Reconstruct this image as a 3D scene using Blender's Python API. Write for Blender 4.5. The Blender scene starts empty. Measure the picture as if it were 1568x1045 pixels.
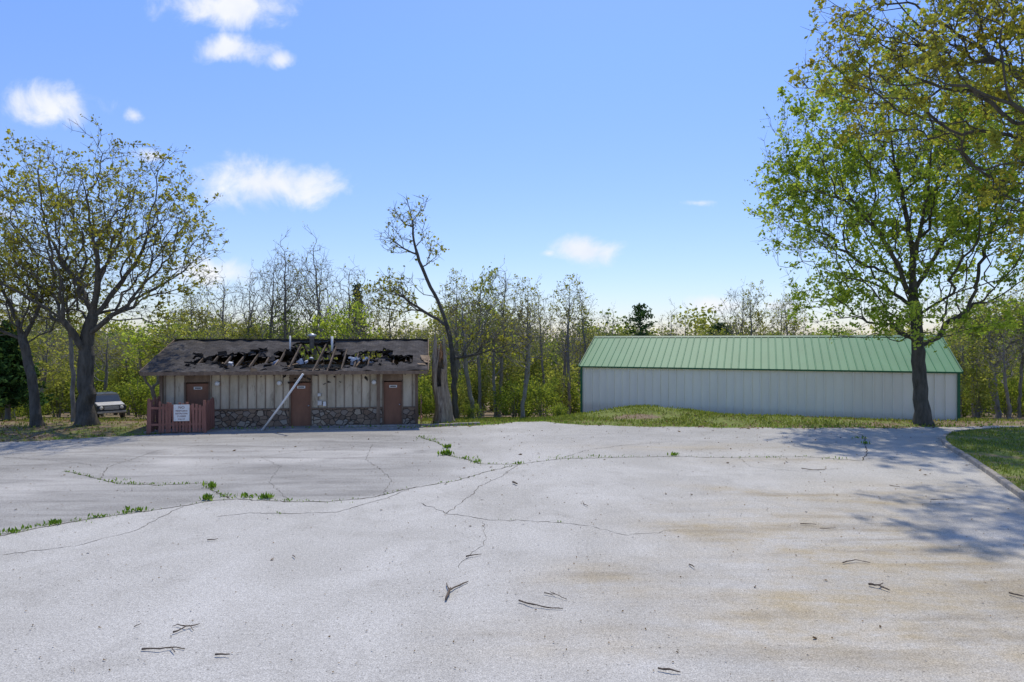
import bpy, bmesh, math, random
import numpy as np
from mathutils import Vector, noise as mnoise
random.seed(7)
F=950.0; CH=4.1; CX=784.0; CY=522.5
scene=bpy.context.scene
COL=scene.collection
def W(px,py,Y): return np.array([(px-CX)/F*Y, Y, CH-(py-CY)/F*Y])
def G(px,py,z=0.0):
    Y=(CH-z)*F/(py-CY); return ((px-CX)/F*Y, Y)
def sstep(a,b,x):
    t=np.clip((x-a)/(b-a),0,1); return t*t*(3-2*t)
def gz(x,y):
    x=np.asarray(x,float); y=np.asarray(y,float)
    d=np.clip(y-31,0,32)
    z=-0.1*d*sstep(0,3,d)
    z=z+0.82*np.exp(-((x-7.8)/4.2)**2-((y-36.0)/2.7)**2)+0.25*np.exp(-((x-14.0)/4.5)**2-((y-33.3)/1.7)**2)
    far=np.clip(y-90,0,400); z=z+far*0.012
    return z
def gzf(x,y): return float(gz(x,y))

# ---------------------------------------------------------------- materials
def newmat(name):
    m=bpy.data.materials.new(name); m.use_nodes=True
    nt=m.node_tree; nt.nodes.clear()
    out=nt.nodes.new('ShaderNodeOutputMaterial')
    return m,nt,out
def N(nt,t,**kw):
    n=nt.nodes.new(t)
    for k,v in kw.items(): setattr(n,k,v)
    return n
def L(nt,a,b): nt.links.new(a,b)
def mixc(nt,fac,a,b,bt='MIX'):
    n=N(nt,'ShaderNodeMix',data_type='RGBA',blend_type=bt)
    for s,v in ((n.inputs[0],fac),(n.inputs[6],a),(n.inputs[7],b)):
        if hasattr(v,'is_output'): L(nt,v,s)
        elif isinstance(v,(int,float)): s.default_value=v
        else: s.default_value=(v[0],v[1],v[2],1)
    return n.outputs[2]
def math_(nt,op,a,b=0.0,c=None,clamp=False):
    n=N(nt,'ShaderNodeMath',operation=op); n.use_clamp=clamp
    for i,v in enumerate((a,b,c)):
        if v is None: continue
        if hasattr(v,'is_output'): L(nt,v,n.inputs[i])
        else: n.inputs[i].default_value=v
    return n.outputs[0]
def noise_(nt,scale,detail=4,rough=0.55,vec=None,dist=0.0):
    n=N(nt,'ShaderNodeTexNoise'); n.inputs['Scale'].default_value=scale
    n.inputs['Detail'].default_value=detail; n.inputs['Roughness'].default_value=rough
    n.inputs['Distortion'].default_value=dist
    if vec is not None: L(nt,vec,n.inputs['Vector'])
    return n.outputs['Fac']
def ramp_(nt,fac,p0,p1,c0=(0,0,0),c1=(1,1,1)):
    n=N(nt,'ShaderNodeValToRGB'); e=n.color_ramp.elements
    e[0].position=p0; e[1].position=p1
    e[0].color=(*c0,1); e[1].color=(*c1,1)
    L(nt,fac,n.inputs[0]); return n.outputs[0]
def objco(nt,scale=(1,1,1)):
    t=N(nt,'ShaderNodeTexCoord'); m=N(nt,'ShaderNodeMapping')
    m.inputs['Scale'].default_value=scale
    L(nt,t.outputs['Object'],m.inputs['Vector']); return m.outputs['Vector']
def bump_(nt,h,strength=0.3,dist=0.02):
    b=N(nt,'ShaderNodeBump'); b.inputs['Strength'].default_value=strength
    b.inputs['Distance'].default_value=dist; L(nt,h,b.inputs['Height']); return b.outputs[0]
def attr_(nt,name):
    a=N(nt,'ShaderNodeAttribute'); a.attribute_name=name; return a.outputs['Fac']
def finish(nt,out,col,rough=0.8,normal=None,metal=0.0,spec=0.3):
    p=N(nt,'ShaderNodeBsdfPrincipled')
    if hasattr(col,'is_output'): L(nt,col,p.inputs['Base Color'])
    else: p.inputs['Base Color'].default_value=(*col,1)
    if hasattr(rough,'is_output'): L(nt,rough,p.inputs['Roughness'])
    else: p.inputs['Roughness'].default_value=rough
    p.inputs['Metallic'].default_value=metal
    p.inputs['Specular IOR Level'].default_value=spec
    if normal is not None: L(nt,normal,p.inputs['Normal'])
    L(nt,p.outputs[0],out.inputs[0]); return p
def simple(name,c1,c2=None,scale=3.0,rough=0.8,bump=0.0,stretch=(1,1,1),metal=0.0,spec=0.3,detail=4):
    m,nt,out=newmat(name)
    if c2 is None: c2=tuple(v*0.75 for v in c1)
    v=objco(nt,stretch)
    f=ramp_(nt,noise_(nt,scale,detail,0.65,v),0.3,0.7)
    col=mixc(nt,f,c2,c1)
    nm=bump_(nt,noise_(nt,scale*6,3,0.6,v),bump,0.03) if bump>0 else None
    finish(nt,out,col,rough,nm,metal,spec); return m
def leafmat(name,ca,cb,trans=0.45):
    m,nt,out=newmat(name)
    col=mixc(nt,attr_(nt,'lc'),ca,cb)
    d=N(nt,'ShaderNodeBsdfDiffuse'); t=N(nt,'ShaderNodeBsdfTranslucent')
    L(nt,col,d.inputs[0])
    tc=mixc(nt,1.0,col,(1.35,1.3,0.7),'MULTIPLY'); L(nt,tc,t.inputs[0])
    mx=N(nt,'ShaderNodeMixShader'); mx.inputs[0].default_value=trans
    L(nt,d.outputs[0],mx.inputs[1]); L(nt,t.outputs[0],mx.inputs[2])
    L(nt,mx.outputs[0],out.inputs[0]); return m
bark=simple('bark_dark',(0.15,0.135,0.11),(0.055,0.05,0.04),5,0.95,0.8,(1,1,0.25))
bark_g=simple('bark_grey',(0.30,0.28,0.24),(0.15,0.135,0.115),4,0.95,0,(1,1,0.3),detail=2)
leaf_oak=leafmat('leaf_olive',(0.21,0.20,0.035),(0.42,0.42,0.08),0.5)
leaf_br=leafmat('leaf_bright',(0.21,0.30,0.045),(0.50,0.60,0.12),0.55)
leaf_ol2=leafmat('leaf_olive_brown',(0.25,0.22,0.045),(0.42,0.45,0.09),0.5)
leaf_bg=leafmat('leaf_background',(0.20,0.24,0.055),(0.46,0.47,0.14),0.5)
leaf_sh=leafmat('leaf_shrub',(0.12,0.18,0.035),(0.35,0.41,0.09),0.5)
leaf_dk=leafmat('leaf_conifer',(0.03,0.07,0.025),(0.08,0.15,0.045),0.25)
leaf_gr=leafmat('grass_blade',(0.14,0.18,0.04),(0.30,0.35,0.09),0.4)
leaf_wd=leafmat('weed_leaf',(0.09,0.18,0.025),(0.25,0.38,0.06),0.4)
leaf_dead=leafmat('dead_leaf',(0.09,0.06,0.035),(0.25,0.17,0.09),0.2)

# ---------------------------------------------------------------- mesh helpers
def mesh_np(name,V,Q,mi=None,mats=(),attrs=None,smooth=True,parent=None):
    V=np.asarray(V,np.float32); Q=np.asarray(Q,np.int32)
    me=bpy.data.meshes.new(name); me.vertices.add(len(V)); me.vertices.foreach_set('co',V.ravel())
    k=Q.shape[1]
    me.loops.add(Q.size); me.loops.foreach_set('vertex_index',Q.ravel())
    me.polygons.add(len(Q)); me.polygons.foreach_set('loop_start',np.arange(0,Q.size,k,dtype=np.int32))
    for m in mats: me.materials.append(m)
    if mi is not None: me.polygons.foreach_set('material_index',np.asarray(mi,np.int32))
    me.polygons.foreach_set('use_smooth',np.full(len(Q),smooth,dtype=bool))
    if attrs:
        for a,v in attrs.items():
            at=me.attributes.new(a,'FLOAT','POINT'); at.data.foreach_set('value',np.asarray(v,np.float32))
    me.update(calc_edges=True)
    o=bpy.data.objects.new(name,me); COL.objects.link(o)
    if parent: o.parent=parent
    return o
def empty(name,loc=(0,0,0),rotz=0.0):
    e=bpy.data.objects.new(name,None); e.location=loc; e.rotation_euler=(0,0,rotz); e.empty_display_size=0.3
    COL.objects.link(e); return e
def box(name,x0,x1,y0,y1,z0,z1,mat,parent=None,bevel=0.0,rot=None):
    c=((x0+x1)/2,(y0+y1)/2,(z0+z1)/2)
    bm=bmesh.new(); bmesh.ops.create_cube(bm,size=1)
    for v in bm.verts: v.co=Vector((v.co.x*(x1-x0),v.co.y*(y1-y0),v.co.z*(z1-z0)))
    if bevel>0: bmesh.ops.bevel(bm,geom=bm.edges[:],offset=bevel,segments=2,affect='EDGES')
    me=bpy.data.meshes.new(name); bm.to_mesh(me); bm.free(); me.materials.append(mat)
    o=bpy.data.objects.new(name,me); o.location=c; COL.objects.link(o)
    if rot: o.rotation_euler=rot
    if parent: o.parent=parent
    return o
def multibox(name,boxes,mat,parent=None,jit=0.0):
    from mathutils import Euler
    bm=bmesh.new()
    for b in boxes:
        r=bmesh.ops.create_cube(bm,size=1); M=Euler(b[6:9]).to_matrix() if len(b)>6 else None
        for v in r['verts']:
            p=Vector((v.co.x*b[3],v.co.y*b[4],v.co.z*b[5]))
            if M: p=M@p
            v.co=p+Vector(b[:3])+Vector([random.uniform(-jit,jit) for _ in range(3)])
    me=bpy.data.meshes.new(name); bm.to_mesh(me); bm.free(); me.materials.append(mat)
    o=bpy.data.objects.new(name,me); COL.objects.link(o)
    if parent: o.parent=parent
    return o
def tube(name,pts,radii,mat,parent=None,k=8,cap=True):
    bm=bmesh.new(); rings=[]; n=len(pts); pts=[Vector(p) for p in pts]
    for i,p in enumerate(pts):
        d=(pts[min(i+1,n-1)]-pts[max(i-1,0)]).normalized()
        ref=Vector((0,0,1)) if abs(d.z)<0.9 else Vector((1,0,0))
        u=d.cross(ref).normalized(); w=d.cross(u)
        rings.append([bm.verts.new(p+(u*math.cos(a)+w*math.sin(a))*radii[i]) for a in [2*math.pi*j/k for j in range(k)]])
    for i in range(n-1):
        for j in range(k):
            bm.faces.new((rings[i][j],rings[i][(j+1)%k],rings[i+1][(j+1)%k],rings[i+1][j]))
    if cap: bm.faces.new(rings[0]); bm.faces.new(rings[-1])
    bmesh.ops.recalc_face_normals(bm,faces=bm.faces[:])
    me=bpy.data.meshes.new(name); bm.to_mesh(me); bm.free(); me.materials.append(mat)
    for p in me.polygons: p.use_smooth=True
    o=bpy.data.objects.new(name,me); COL.objects.link(o)
    if parent: o.parent=parent
    return o

# ---------------------------------------------------------------- leaves / blades
def leaf_quads(P,size,rng,elong=1.5,down=0.0,upright=False):
    n=len(P)
    a=rng.normal(size=(n,3)); 
    if upright: a[:,2]=np.abs(a[:,2])*2+1.0
    a[:,2]-=down
    a/=np.linalg.norm(a,axis=1)[:,None]
    b=rng.normal(size=(n,3)); b-= (a*b).sum(1)[:,None]*a; b/=np.linalg.norm(b,axis=1)[:,None]
    s=np.asarray(size).reshape(-1,1)*np.ones((n,1))
    l=a*s*elong*0.5; w=b*s*0.5
    c=P if not upright else P+l
    V=np.stack([c-l,c+w,c+l,c-w],1).reshape(-1,3)
    Q=np.arange(4*n).reshape(n,4)
    return V,Q
def tubes_np(A,B,da,db,ra,rb,k):
    def rings(P,d,r):
        ref=np.array([0.31,0.92,0.17]); u=np.cross(d,ref); 
        nn=np.linalg.norm(u,axis=1); u/=np.maximum(nn,1e-6)[:,None]
        w=np.cross(d,u); ang=2*np.pi*np.arange(k)/k
        return P[:,None,:]+(u[:,None,:]*np.cos(ang)[None,:,None]+w[:,None,:]*np.sin(ang)[None,:,None])*r[:,None,None]
    n=len(A); V=np.concatenate([rings(A,da,ra),rings(B,db,rb)],1).reshape(-1,3)
    base=np.arange(n)[:,None]*2*k; j=np.arange(k)[None,:]; j2=(j+1)%k
    Q=np.stack([base+j,base+j2,base+k+j2,base+k+j],-1).reshape(-1,4)
    return V,Q
def sample_crown(ells,n,rng,clump=0.0,shell=0.5):
    vol=np.array([e[3]*e[4]*e[5]*(e[6] if len(e)>6 else 1) for e in ells]); vol=vol/vol.sum()
    out=[]
    for e,v in zip(ells,vol):
        m=max(3,int(n*v)); d=rng.normal(size=(m,3)); d/=np.linalg.norm(d,axis=1)[:,None]
        r=rng.random(m)**shell
        ph=rng.random(3)*6
        lump=1+0.14*np.sin(3*d[:,0]*2+ph[0])*np.sin(4*d[:,2]*2+ph[1])+0.08*np.sin(9*d[:,1]+ph[2]+5*d[:,0])
        p=d*(r*lump)[:,None]*np.array(e[3:6])+np.array(e[:3])
        out.append(p)
    P=np.concatenate(out)
    if clump>0:
        C=P[rng.choice(len(P),max(4,len(P)//14),replace=False)]
        d=((P[:,None,:]-C[None])**2).sum(-1); j=d.argmin(1)
        P=P+(C[j]-P)*clump*rng.random(len(P))[:,None]
    return P
def make_tree(name,trunks,ells,n,seed,base_r,tip_r,leaf_mat,bark_mat,leaves_per_tip=12,leaf_size=0.12,
              bf=0.45,crown_from=3.0,twigs=3,twig_len=0.5,clump=0.45,spread=0.25,gap=0.25,shell=0.5,flare=0.6,down=0.0,parent=None):
    rng=np.random.default_rng(seed)
    P=[];par=[];pl=[];D=[];fixed=[]
    def add(p,j,fx):
        p=np.asarray(p,float)
        if j<0: P.append(p);par.append(-1);pl.append(0.0);D.append(np.array([0,0,1.0]))
        else:
            d=p-P[j]; l=np.linalg.norm(d)+1e-9
            P.append(p);par.append(j);pl.append(pl[j]+l);D.append(d/l)
        fixed.append(fx); return len(P)-1
    for ti,tr in enumerate(trunks):
        tr=[np.asarray(t,float) for t in tr]
        if ti==0: j=add(tr[0],-1,True)
        else:
            j=int(np.argmin([np.linalg.norm(p-tr[0]) for p in P]))
            tr[0]=P[j]
        T=[tr[0]]+tr+[tr[-1]]
        for i in range(1,len(T)-2):
            p0,p1,p2,p3=T[i-1],T[i],T[i+1],T[i+2]
            m=max(2,int(np.linalg.norm(p2-p1)/0.4))
            for s in range(1,m+1):
                t=s/m
                q=0.5*((2*p1)+(-p0+p2)*t+(2*p0-5*p1+4*p2-p3)*t*t+(-p0+3*p1-3*p2+p3)*t**3)
                q=q+rng.normal(size=3)*0.03*(1 if t<1 else 0.5)
                j=add(q,j,True)
    z0=trunks[0][0][2]
    C=sample_crown(ells,n,rng,clump,shell)
    start=np.array(min((p for p in P if p[2]-z0>crown_from),key=lambda p:p[2]))
    C=C[np.argsort(np.linalg.norm(C-start,axis=1))]
    M=len(C)*14+len(P)
    PA=np.zeros((M,3));PLA=np.zeros(M); c=len(P)
    PA[:c]=np.array(P);PLA[:c]=pl
    PLA[:c][PA[:c,2]-z0<crown_from]=1e6
    for p in C:
        d=np.linalg.norm(PA[:c]-p,axis=1)
        pen=np.clip(PA[:c,2]-p[2],0,None)*0.5
        j=int(np.argmin(d+bf*PLA[:c]+pen))
        dist=d[j]
        if dist<0.08 or c>M-20: continue
        m=max(1,min(10,int(dist/0.35)))
        a=P[j]; ctrl=a+(D[j]*0.55+(p-a)/dist*0.45)*dist*0.45+np.array([0,0,0.06*dist])
        jj=j
        for s in range(1,m+1):
            t=s/m; q=(1-t)**2*a+2*t*(1-t)*ctrl+t*t*p
            if s<m: q=q+rng.normal(size=3)*0.03
            plj=PLA[jj]
            jj=add(q,jj,False); PA[c]=q; 
            PLA[c]=plj+np.linalg.norm(q-P[par[jj]]); c+=1
            if c>M-20: break
    P=np.array(P);par=np.array(par);D=np.array(D); n_=len(P)
    w=np.zeros(n_); haschild=np.zeros(n_,bool); haschild[par[1:]]=True
    w[~haschild]=1
    for i in range(n_-1,0,-1): w[par[i]]+=w[i]
    ex=math.log(base_r/tip_r)/math.log(w[0]+1)
    r=tip_r*w**ex
    h=P[:,2]-z0
    tr=np.array(fixed)&(h<2.5)
    r=np.where(tr,r*(1+flare*np.exp(-np.clip(h,0,None)/0.35)+0.15*np.exp(-np.clip(h,0,None)/1.5)),r)
    main=np.full(n_,-1)
    best=np.zeros(n_)
    for i in range(1,n_):
        if w[i]>best[par[i]]: best[par[i]]=w[i]; main[par[i]]=i
    DS=D.copy()
    for i in range(n_):
        if main[i]>=0: DS[i]=D[i]+D[main[i]]
    DS/=np.linalg.norm(DS,axis=1)[:,None]+1e-9
    ch=np.arange(1,n_); pa=par[1:]; ismain=main[pa]==ch
    ra=np.where(ismain,r[pa],np.minimum(r[pa],r[ch]*1.25)); rb=r[ch]
    da=np.where(ismain[:,None],DS[pa],D[ch]); db=DS[ch]
    Vs=[];Qs=[];off=0;mi=[];lc=[]
    for lo,hi,k in ((0.05,9,10),(0.018,0.05,5),(0,0.018,3)):
        s=(ra>lo)&(ra<=hi)
        if s.sum()==0: continue
        V,Q=tubes_np(P[pa][s],P[ch][s],da[s],db[s],ra[s],rb[s],k)
        Vs.append(V);Qs.append(Q+off);off+=len(V);mi.append(np.zeros(len(Q),int));lc.append(np.zeros(len(V)))
    tips=np.where((w<=2)&(~np.array(fixed)))[0]
    tw=np.repeat(tips,twigs); A=P[tw]
    d=D[tw]*0.8+rng.normal(size=(len(tw),3))*0.7+np.array([0,0,0.12-down]); d/=np.linalg.norm(d,axis=1)[:,None]
    ll=twig_len*(0.4+rng.random(len(tw)))
    B=A+d*ll[:,None]
    V,Q=tubes_np(A,B,d,d,np.full(len(A),tip_r),np.full(len(A),tip_r*0.4),3)
    Vs.append(V);Qs.append(Q+off);off+=len(V);mi.append(np.zeros(len(Q),int));lc.append(np.zeros(len(V)))
    if leaves_per_tip>0:
        dens=rng.gamma(1.6,1/1.6,len(tw))
        f=np.array([mnoise.noise(Vector(a*0.45+seed)) for a in A])
        dens*=np.clip(0.75+1.6*f,0.05,2.2)
        cnt=rng.poisson(leaves_per_tip/twigs*dens)
        cnt[rng.random(len(cnt))<gap]=0
        idx=np.repeat(np.arange(len(tw)),cnt)
        t=0.25+0.85*rng.random(len(idx))
        LP=A[idx]+(B-A)[idx]*t[:,None]+rng.normal(size=(len(idx),3))*spread*leaf_size*3
        sz=leaf_size*(0.55+0.8*rng.random(len(idx)))
        V,Q=leaf_quads(LP,sz,rng,1.45,down)
        base=np.clip(0.5+0.9*np.array([mnoise.noise(Vector(a*0.9+11+seed)) for a in A]),0,1)
        v=np.clip(base[idx]+rng.normal(size=len(idx))*0.22,0,1)
        Vs.append(V);Qs.append(Q+off);off+=len(V);mi.append(np.ones(len(Q),int));lc.append(np.repeat(v,4))
    return mesh_np(name,np.concatenate(Vs),np.concatenate(Qs),np.concatenate(mi),(bark_mat,leaf_mat),{'lc':np.concatenate(lc)},True,parent)

# ---------------------------------------------------------------- ground
def axis(segs):
    out=[]
    for a,b,s in segs: out+=list(np.arange(a,b,s))
    out.append(segs[-1][1]); return np.array(out)
xs=axis([(-900,-200,50),(-200,-60,7),(-60,-30,1.2),(-30,30,0.35),(30,60,1.2),(60,200,7),(200,900,50)])
ys=axis([(-300,-20,20),(-20,22,2),(22,44,0.35),(44,80,1.5),(80,300,10),(300,1500,80)])
XX,YY=np.meshgrid(xs,ys); ZZ=gz(XX,YY)-0.03
ZZ=ZZ-0.12*(sstep(0,1,1-np.abs(YY-10)/18.0))
V=np.stack([XX,YY,ZZ],-1).reshape(-1,3); nx=len(xs); ny=len(ys)
i=np.arange(ny-1)[:,None]*nx+np.arange(nx-1)[None,:]
Q=np.stack([i,i+1,i+1+nx,i+nx],-1).reshape(-1,4)
green=np.exp(-((XX-9)/10)**2-((YY-34)/4.5)**2)*1.1+0.35*np.exp(-((XX+16)/9)**2-((YY-28)/5)**2)+0.9*np.exp(-((XX+1)/4)**2-((YY-35)/5)**2)+0.25
bare=np.exp(-((XX-6.6)/1.7)**2-((YY-33.0)/.9)**2)
green=green-1.3*bare
m,nt,out=newmat('ground_grass_soil')
v=objco(nt)
gr=mixc(nt,ramp_(nt,noise_(nt,6,5,0.7,v),0.3,0.7),(0.13,0.16,0.045),(0.24,0.275,0.08))
so=mixc(nt,ramp_(nt,noise_(nt,9,5,0.7,v),0.3,0.7),(0.15,0.11,0.075),(0.34,0.26,0.175))
fm=math_(nt,'ADD',attr_(nt,'green'),math_(nt,'MULTIPLY',math_(nt,'SUBTRACT',noise_(nt,0.9,5,0.7,v),0.5),2.6))
col=mixc(nt,ramp_(nt,fm,0.4,0.7),so,gr)
finish(nt,out,col,0.95,bump_(nt,noise_(nt,25,3,0.7,v),0.7,0.05),0,0.1)
mesh_np('ground',V,Q,None,(m,),{'green':np.clip(green,-.6,1).ravel()})

# ---------------------------------------------------------------- parking lot
ex=[-60,-35,-20.6,-18.7,-15.9,-14.5,-6,-4.2,-1.8,0.2,1.6,3.4,5.5,11.3,18,24,45]
ey=[21,23.5,25.3,26.0,27.3,28.6,29.5,29.6,30.2,31.5,31.7,30.5,30.0,29.4,29.4,30.2,31]
def yfar(x): 
    return np.interp(x,ex,ey)+0.10*np.sin(x*1.7)+0.06*np.sin(x*4.3+1)
lx=axis([(-60,-26,1.0),(-26,26,0.16),(26,50,1.0)])
tt=np.concatenate([np.linspace(0,0.35,14)[:-1],np.linspace(0.35,1,170)])
LX=np.tile(lx,(len(tt),1)); yf=yfar(lx); LY=-18+(yf[None,:]+18)*tt[:,None]
LZ=gz(LX,LY)+0.0
LZ[-1]-=0.07
A_px=[(-60,832),(5,820),(50,810),(90,803),(150,793),(215,784),(280,775),(318,767),(360,764),(440,768),(500,768),(570,762),(630,748),(665,742),(700,736),(745,722),(795,711),(860,702),(960,700),(1030,699),(1130,701),(1230,700),(1320,706)]
Aw=[G(*p) for p in A_px]
ax_=[a[0] for a in Aw]; ay_=[a[1] for a in Aw]
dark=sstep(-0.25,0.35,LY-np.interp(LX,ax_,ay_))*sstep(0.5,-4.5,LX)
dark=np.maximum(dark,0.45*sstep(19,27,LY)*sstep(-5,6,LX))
def gauss(px,py,sx,sy,ang=0):
    x0,y0=G(px,py); dx=LX-x0; dy=LY-y0; c,s=math.cos(ang),math.sin(ang)
    return np.exp(-((dx*c+dy*s)/sx)**2-((-dx*s+dy*c)/sy)**2)
swoosh=gauss(270,702,1.0,3.0,0.5)+gauss(500,703,3.2,0.7,0.15)+0.9*gauss(60,745,2.2,1.6)+0.7*gauss(420,690,3,0.8)+0.5*gauss(120,690,3,1)+0.6*gauss(600,690,2,0.7)
stain=1.3*(0.8*gauss(1140,752,1.6,0.4,-0.4)+0.8*gauss(1310,765,1.5,0.35,-0.3)+0.8*gauss(1080,815,0.9,0.5,-0.5)+0.8*gauss(1230,950,1.3,1.0)+0.6*gauss(930,885,1.2,0.8)
       +0.6*gauss(1330,850,2.6,2.4)+0.65*gauss(1500,900,2.6,2.6)+0.4*gauss(1200,800,3.2,2.0)+0.5*gauss(1220,706,3,0.7)+0.5*gauss(1400,760,3,2)+0.4*gauss(1450,1000,3,1.6)+0.4*gauss(1090,685,5,1.0)+0.3*gauss(900,980,2,0.7))
V=np.stack([LX,LY,LZ],-1).reshape(-1,3); nx=len(lx); ny=len(tt)
i=np.arange(ny-1)[:,None]*nx+np.arange(nx-1)[None,:]
Q=np.stack([i,i+1,i+1+nx,i+nx],-1).reshape(-1,4)
m,nt,out=newmat('weathered_chipseal')
v=objco(nt)
big=noise_(nt,0.35,5,0.65,v,0.6); mid=noise_(nt,1.7,5,0.65,v); fine=noise_(nt,50,2,0.7,v); grit=noise_(nt,16,3,0.8,v)
vs=objco(nt,(0.25,1.3,1)); streak=noise_(nt,0.9,5,0.65,vs,0.8)
col=mixc(nt,ramp_(nt,big,0.35,0.65),(0.45,0.43,0.385),(0.55,0.53,0.485))
dk=mixc(nt,ramp_(nt,streak,0.35,0.65),(0.27,0.258,0.235),(0.40,0.385,0.352))
dk=mixc(nt,math_(nt,'MULTIPLY',attr_(nt,'swoosh'),math_(nt,'MULTIPLY',ramp_(nt,streak,0.3,0.6),0.9),clamp=True),dk,(0.55,0.525,0.48))
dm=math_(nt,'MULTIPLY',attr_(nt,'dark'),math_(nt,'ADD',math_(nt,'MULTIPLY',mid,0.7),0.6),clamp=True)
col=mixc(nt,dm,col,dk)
sm=math_(nt,'MULTIPLY',attr_(nt,'stain'),ramp_(nt,math_(nt,'ADD',math_(nt,'MULTIPLY',streak,0.6),math_(nt,'MULTIPLY',mid,0.4)),0.36,0.62),clamp=True)
col=mixc(nt,math_(nt,'MULTIPLY',sm,.9),col,(0.44,0.355,0.215))
sm2=math_(nt,'MULTIPLY',attr_(nt,'stain'),math_(nt,'MULTIPLY',ramp_(nt,noise_(nt,1.1,5,0.6,vs),0.48,0.66),0.6),clamp=True)
col=mixc(nt,sm2,col,(0.26,0.22,0.16))
bl=ramp_(nt,noise_(nt,0.8,6,0.7,v,1.0),0.52,0.70)
col=mixc(nt,math_(nt,'MULTIPLY',bl,0.3),col,(0.27,0.25,0.215))
col=mixc(nt,0.85,col,mixc(nt,1.0,col,ramp_(nt,fine,0.28,0.72,(0.45,0.45,0.45),(1.45,1.45,1.45)),'MULTIPLY'))
col=mixc(nt,0.8,col,mixc(nt,1.0,col,ramp_(nt,grit,0.3,0.7,(0.72,0.72,0.72),(1.2,1.2,1.2)),'MULTIPLY'))
vo=N(nt,'ShaderNodeTexVoronoi'); vo.inputs['Scale'].default_value=8; L(nt,v,vo.inputs['Vector'])
spot=ramp_(nt,vo.outputs['Distance'],0.07,0.13,(1,1,1),(0,0,0))
sc=N(nt,'ShaderNodeSeparateColor'); L(nt,vo.outputs['Color'],sc.inputs[0])
rnd=math_(nt,'GREATER_THAN',sc.outputs[0],0.5)
col=mixc(nt,math_(nt,'MULTIPLY',math_(nt,'MULTIPLY',spot,rnd),0.8),col,(0.12,0.105,0.09))
hgt=math_(nt,'ADD',math_(nt,'MULTIPLY',fine,0.6),math_(nt,'MULTIPLY',grit,0.6))
finish(nt,out,col,0.92,bump_(nt,hgt,0.5,0.02),0,0.15)
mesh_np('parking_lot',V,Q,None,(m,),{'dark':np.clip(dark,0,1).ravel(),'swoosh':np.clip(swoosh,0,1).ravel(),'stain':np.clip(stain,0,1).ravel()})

# ---- cracks
crackm=simple('crack_soil',(0.11,0.09,0.065),(0.04,0.034,0.025),8,1.0)
def ribbon_pts(pts,step,jit,rng):
    out=[]
    for a,b in zip(pts[:-1],pts[1:]):
        a=np.array(a);b=np.array(b);n=max(1,int(np.linalg.norm(b-a)/step))
        for s in range(n): out.append(a+(b-a)*s/n)
    out.append(np.array(pts[-1])); out=np.array(out)
    j=rng.normal(size=out.shape)*jit
    k=np.cumsum(rng.normal(size=out.shape)*jit*0.8,axis=0); k-=np.linspace(0,1,len(k))[:,None]*k[-1]
    return out+j+k*0.6
rng=np.random.default_rng(5)
CR=[(A_px,0.042)]
CR+=[([(640,668),(672,679),(686,686),(684,697),(712,702),(738,711),(795,711)],0.05),
 ([(100,722),(155,733),(190,740),(250,742),(318,740),(326,750),(352,764)],0.045),
 ([(330,792),(380,786),(450,787),(510,785),(560,772),(600,760),(630,748)],0.022),
 ([(640,770),(680,787),(740,797),(800,797),(856,800),(905,806)],0.022),
 ([(0,850),(120,835),(210,812),(280,775)],0.016),
 ([(795,711),(770,730),(735,745),(700,775),(680,787)],0.018),
 ([(860,702),(900,690),(960,682),(1040,676)],0.018),
 ([(1320,706),(1328,690),(1322,668),(1290,656)],0.035),
 ([(400,700),(470,690),(560,680),(640,668)],0.018),
 ([(155,733),(165,715),(240,690),(330,680)],0.018),
 ([(905,806),(960,820),(1040,812)],0.012),([(440,768),(410,740),(430,715),(400,700)],.012),([(580,762),(600,735),(560,705),(570,680)],.012),([(0,700),(80,705),(155,715)],.014),
 ([(1130,701),(1150,715),(1230,722),(1290,718)],.012),([(740,797),(745,830),(700,870)],.008)]
VV=[];QQ=[];off=0; crack_w=[]
for pts,wd in CR:
    P=ribbon_pts([G(*p) for p in pts],0.12,0.022,rng); crack_w.append(P)
    T=np.gradient(P,axis=0); T/=np.linalg.norm(T,axis=1)[:,None]+1e-9; Nn=np.stack([-T[:,1],T[:,0]],1)
    ww=wd*(0.35+1.0*rng.random(len(P)))[:,None]; ww[0]=ww[-1]=0.002
    a=P+Nn*ww/2; b=P-Nn*ww/2
    zz=0.004+gz(P[:,0],P[:,1])
    V=np.concatenate([np.c_[a,zz],np.c_[b,zz]]); n=len(P); i=np.arange(n-1)
    VV.append(V);QQ.append(np.stack([i,i+1,i+1+n,i+n],1)+off);off+=len(V)
mesh_np('pavement_cracks',np.concatenate(VV),np.concatenate(QQ),None,(crackm,))
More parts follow.
